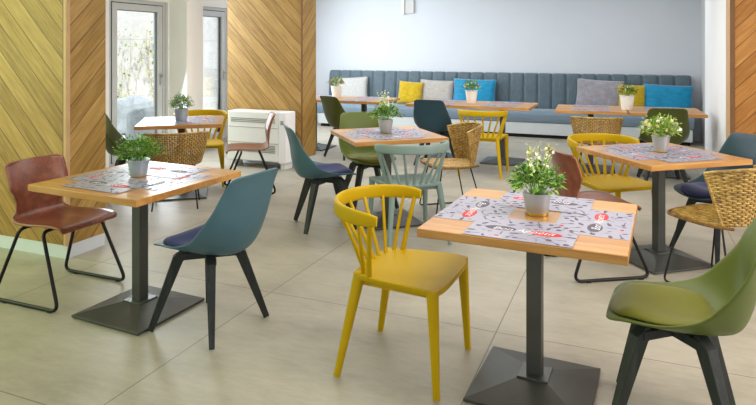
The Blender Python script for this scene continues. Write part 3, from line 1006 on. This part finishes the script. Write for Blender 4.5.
# ------------------------------------------------------------------ rattan tub chair
def make_tub():
    t = empty('rattan_tub_chair')
    def surf(s, h):
        a = s*math.radians(112)
        r = lerp(.215, .285, h**.7)
        return Vector((-.02-math.cos(a)*r*.92, math.sin(a)*r, lerp(.40, .70-.05*abs(s)**3, h)))
    b = MB(); rows = 17; n = 48
    for r in range(rows):
        h = (r+.5)/rows
        path = []
        for k in range(n*2+1):
            s = -1+k/n; p = surf(s, h); c = Vector((-.02, 0, p.z)); d = (p-c).normalized()
            path.append(p+d*.0048*math.cos(PI*k/2+PI*(r % 2)))
        b.sweep(path, [(.0075, 0), (.003, .004), (-.003, .004), (-.0075, 0), (-.003, -.004), (.003, -.004)], 0, up=(0, 0, 1))
    bk = b.build('woven_back', M['rattan'], t, angle=70)
    b = MB()
    for k in range(n//2*2+1):
        s = -1+k/(n//2)
        b.tube([surf(s, h/6) for h in range(7)], .0050, 5)
    b.build('back_stake', M['rattan_dark'], bk)
    MB().tube([surf(-1, h/6) for h in range(6)]+[surf(-1+k/24, 1) for k in range(49)]+[surf(1, 1-h/6) for h in range(1, 7)], .011, 8).build('braided_rim', M['rattan'], t)
    b = MB()
    for k in range(22):
        f = -1+2*(k+.5)/22; y = f*.21
        x0 = -.02-.19*math.sqrt(max(0, 1-f*f)); x1 = .185-.03*f**4
        b.tube([(x0, y, .412), (0, y, .404), (x1, y, .414)], .008, 6)
    b.build('cane_seat', M['rattan'], t)
    MB().tube([(-.02-.2*math.cos(math.radians(q)), .215*math.sin(math.radians(q)), .402) for q in range(-110, 111, 10)]+[(.18, .2, .402), (.195, 0, .402), (.18, -.2, .402)], .010, 8, closed=True).build('seat_rim', M['rattan_dark'], t)
    for sx, tx, fx_ in ((1, .12, .11), (-1, -.13, -.25)):
        for sy in (1, -1):
            MB().tube([(tx, sy*.15, .398), (fx_, sy*.20, .002)], .0075, 8).build('leg', M['black'], t)
    b = MB(); b.tube([(.118, -.153, .37), (.118, .153, .37)], .006, 6); b.build('crossbar', M['black'], t)
    return t
for (x, y), deg, lab in (((-1.915, 5.86), 104, 'woven rattan tub chair seen from behind, tucked under the back left table'),
                         ((2.53, 7.13), 72, 'woven rattan tub chair seen from behind under the bench table edge')):
    place('tub', make_tub, (x, y, 0), math.radians(deg), lab, 'chair', 'rattan tub chairs')

# ------------------------------------------------------------------ upholstered bench
BL, BR = -5.55, .855
bench = empty('upholstered_bench', RW(BL, V1-.005), RA)
tag(bench, 'long grey blue channel tufted bench along the back wall', 'bench')
LEN = BR-BL
nch = 27; cw = LEN/nch
b = MB()
def backf(u, v):
    # v runs up the front face, over the top and down the back
    x = u*LEN; f = (x/cw) % 1.0
    puff = (1-abs(2*f-1)**7)
    prof = [(-.17, .38), (-.165, .6), (-.15, .85), (-.135, .98), (-.115, 1.03), (-.07, 1.043), (-.02, 1.035), (0, 1.0), (0, .38)]
    k = v*8; i = min(int(k), 7); q = k-i
    a, c = prof[i], prof[i+1]
    y, z = lerp(a[0], c[0], q), lerp(a[1], c[1], q)
    if v < .66:
        y -= .030*puff*min(1, 1.0); 
        z += .010*puff if v > .45 else 0
    return (x, y, z)
b.grid(backf, nch*10, 24)
n0 = len(b.v)
for x in (0, LEN):
    b.poly([(x,)+tuple(backf(x/LEN if x == 0 else .999999, k/24)[1:]) for k in range(25)])
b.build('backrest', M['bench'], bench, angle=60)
b = MB()
def seatf(u, v):
    x = -.0+u*LEN
    prof = [(-.14, .44), (-.4, .452), (-.60, .450), (-.655, .435), (-.678, .39), (-.678, .32), (-.665, .262), (-.64, .25), (-.14, .25)]
    k = v*8; i = min(int(k), 7); q = k-i
    a, c = prof[i], prof[i+1]
    return (x, lerp(a[0], c[0], q), lerp(a[1], c[1], q))
b.grid(seatf, 40, 24)
for x in (0, LEN):
    b.poly([seatf(x/LEN, k/24) for k in range(25)])
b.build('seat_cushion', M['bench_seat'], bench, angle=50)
MB().box2((.02, -.655, .06), (LEN-.02, -.01, .248)).build('front_panel', M['plinth'], bench, smooth=False, bevel=.003)
MB().box2((.05, -.60, 0), (LEN-.05, -.03, .06)).build('plinth', M['recess'], bench, smooth=False)  # its near-black colour holds the shadow under the bench

# cushions leaning on the backrest
def cushion(px, w, h, mat, label, yaw=0, roll=0, tilt=12, z=.455, vd=-.36, name='cushion'):
    # find the bench coordinate whose picture column is px
    v = V1+vd
    k = (px-378)/615
    # (u*UX+v*VX) = k*(u*UY+v*VY)
    u = v*(k*VY-VX)/(UX-k*UY)
    b = MB()
    def side(sg):
        def fn(a, c):
            s, r = 2*a-1, 2*c-1
            pin = 1-.06*(1-abs(s)**3)*0
            x = s*w/2*(1-.07*(1-r*r)*0-.05*(1-abs(r)**2)*abs(s)**4)
            z_ = r*h/2*(1-.05*(1-abs(s)**2)*abs(r)**4)
            th = .075*((1-s**4)*(1-r**4))**.55
            th += .006*math.sin(9*s+4*r)*math.sin(5*r+2)*(1-s*s)*(1-r*r)
            return (x, sg*th, z_+h/2)
        return fn
    b.grid(side(1), 18, 18); b.grid(side(-1), 18, 18)
    o = b.build(name, mat, None, angle=75)
    bm = bmesh.new(); bm.from_mesh(o.data); bmesh.ops.remove_doubles(bm, verts=bm.verts, dist=.0005)
    bmesh.ops.recalc_face_normals(bm, faces=bm.faces); bm.to_mesh(o.data); bm.free()
    o.location = RW(u, v, z)
    o.rotation_euler = (Matrix.Rotation(RA+math.radians(yaw), 3, 'Z') @ Matrix.Rotation(math.radians(-tilt), 3, 'X') @ Matrix.Rotation(math.radians(roll), 3, 'Y')).to_euler()
    return tag(o, label, 'cushion', 'cushions on the bench')
cushion(350, .72, .48, M['c_grey'], 'pale grey cushion at the far left end of the bench', yaw=6, roll=-3)
cushion(409, .46, .43, M['c_yellow'], 'mustard yellow cushion left of the warm grey cushion on the bench', yaw=8, roll=4, vd=-.48, tilt=14)
cushion(435, .66, .46, M['c_beige'], 'warm grey cushion between the yellow and turquoise ones on the bench', roll=2)
cushion(473, .78, .49, M['c_cyan'], 'turquoise cushion left on the bench, behind the white flower pot', roll=1)
cushion(598, .74, .52, M['c_lilac'], 'lilac grey velvet cushion on the right half of the bench', yaw=-3, roll=3)
cushion(632, .42, .45, M['c_yellow'], 'mustard yellow cushion right, between the lilac grey and turquoise ones', yaw=10, roll=2, vd=-.40)
cushion(667, .74, .46, M['c_cyan'], 'turquoise cushion at the far right end of the bench', roll=2)

# ------------------------------------------------------------------ convector unit by the timber column
un = empty('convector_heater', RW(-4.72, 6.44), RA)
tag(un, 'white floor standing convector unit against the oak boarded column', 'heater')
w_, d_, z0, z1 = .845, .235, .09, .70
MB().box2((0, 0, z0), (w_-.10, d_, z1)).build('casing', M['unit'], un, smooth=False, bevel=.012, seg=3)
MB().box2((w_-.098, -.004, z0-.01), (w_, d_, z1)).build('end_cover', M['pier'], un, smooth=False, bevel=.010, seg=3)
for zz, n in ((.565, 3), (.20, 5)):
    b = MB()
    for k in range(n):
        b.box2((.05, -.005, zz+k*.02), (w_-.15, .004, zz+k*.02+.011))
    b.build('grille', M['grille'], un, smooth=False)
b = MB(); b.box2((.01, -.003, .50), (w_-.11, .002, .506)); b.box2((.01, -.003, .31), (w_-.11, .002, .316)); b.build('panel_seam', M['grille'], un, smooth=False)
for x in (.06, w_-.06):
    MB().box2((x-.03, .03, 0), (x+.03, d_-.03, z0)).build('foot', M['unit'], un, smooth=False, bevel=.003)
MB().box2((w_-.07, -.008, .55), (w_-.03, -.003, .60)).build('control_dial', M['grille'], un, smooth=False)

# the white fixture high on the back wall
fx = empty('wall_fixture', RW(-3.945, V1-.001, 2.19), RA)
k = (409-378)/615; fu = V1*(k*VY-VX)/(UX-k*UY); fx.location = RW(fu, V1-.001, 2.14)
tag(fx, 'small white box shaped fixture high on the wall above the bench', 'fixture')
MB().box2((-.11, -.05, 0), (.11, 0, .34)).build('housing', M['wall_warm'], fx, smooth=False, bevel=.006)
MB().box2((-.125, -.085, -.02), (-.075, 0, .34)).build('side_cover', M['pier'], fx, smooth=False, bevel=.006)

# ------------------------------------------------------------------ plants
ZT = .7503; ZM = .7537       # bare wood, and wood under placemats
LM = M['leaf_mid']; LD = M['leaf_dark']; LL = M['leaf_light']; LY = M['leaf_yellow']
plant(.703, 2.722, ZT, 'bushy white flowering plant in a silver pot on the foreground table', 3, .048, .062, .098, M['silver'], .105, .10, 420, .034, [LM, LD, LL], spikes=11, spike_h=.20, ring=M['wood_reflection'])
plant(-1.375, 3.53, ZM, 'leafy green plant in a zinc pot on the front left table', 5, .045, .060, .092, M['zinc'], .118, .105, 1000, .022, [LM, LD, LL])
plant(2.005, 4.36, ZM, 'pale green bushy plant with white flowers in a zinc pot on the right hand table', 8, .046, .060, .11, M['silver'], .125, .115, 760, .025, [LL, LM, LY], flower=44)
plant(.066, 5.33, ZM, 'white flowering plant in a silver pot on the middle table', 12, .05, .066, .115, M['silver'], .12, .10, 380, .036, [LM, LL, LD], spikes=12, spike_h=.22)
plant(-1.99, 6.22, ZM, 'round dense green plant in a zinc pot on the back left table', 15, .055, .068, .12, M['zinc'], .108, .10, 1100, .019, [LM, LD, LL], flat=1.0)
def bench_plant(px, yrow, label, seed, fm, lm):
    Y = 615*(1.485-.7503)/(yrow-48); X = (px-378)/615*Y
    plant(X, Y, ZT, label, seed, .062, .082, .17, M['white_pot'], .11, .10, 260, .035, lm, flower=26, fm=fm)
bench_plant(336.5, 97.2, 'pink flowering plant in a white pot on the leftmost bench table', 21, [M['petal_pink'], M['petal_cream']], [LM, LD, LL])
bench_plant(471.5, 103, 'white flowering plant in a white pot before the turquoise cushion', 22, [M['petal'], M['petal_cream']], [LM, LD, LL])
bench_plant(627, 109.5, 'pink flowering plant in a white pot before the right yellow cushion', 23, [M['petal_pink'], M['petal']], [LM, LD, LL])
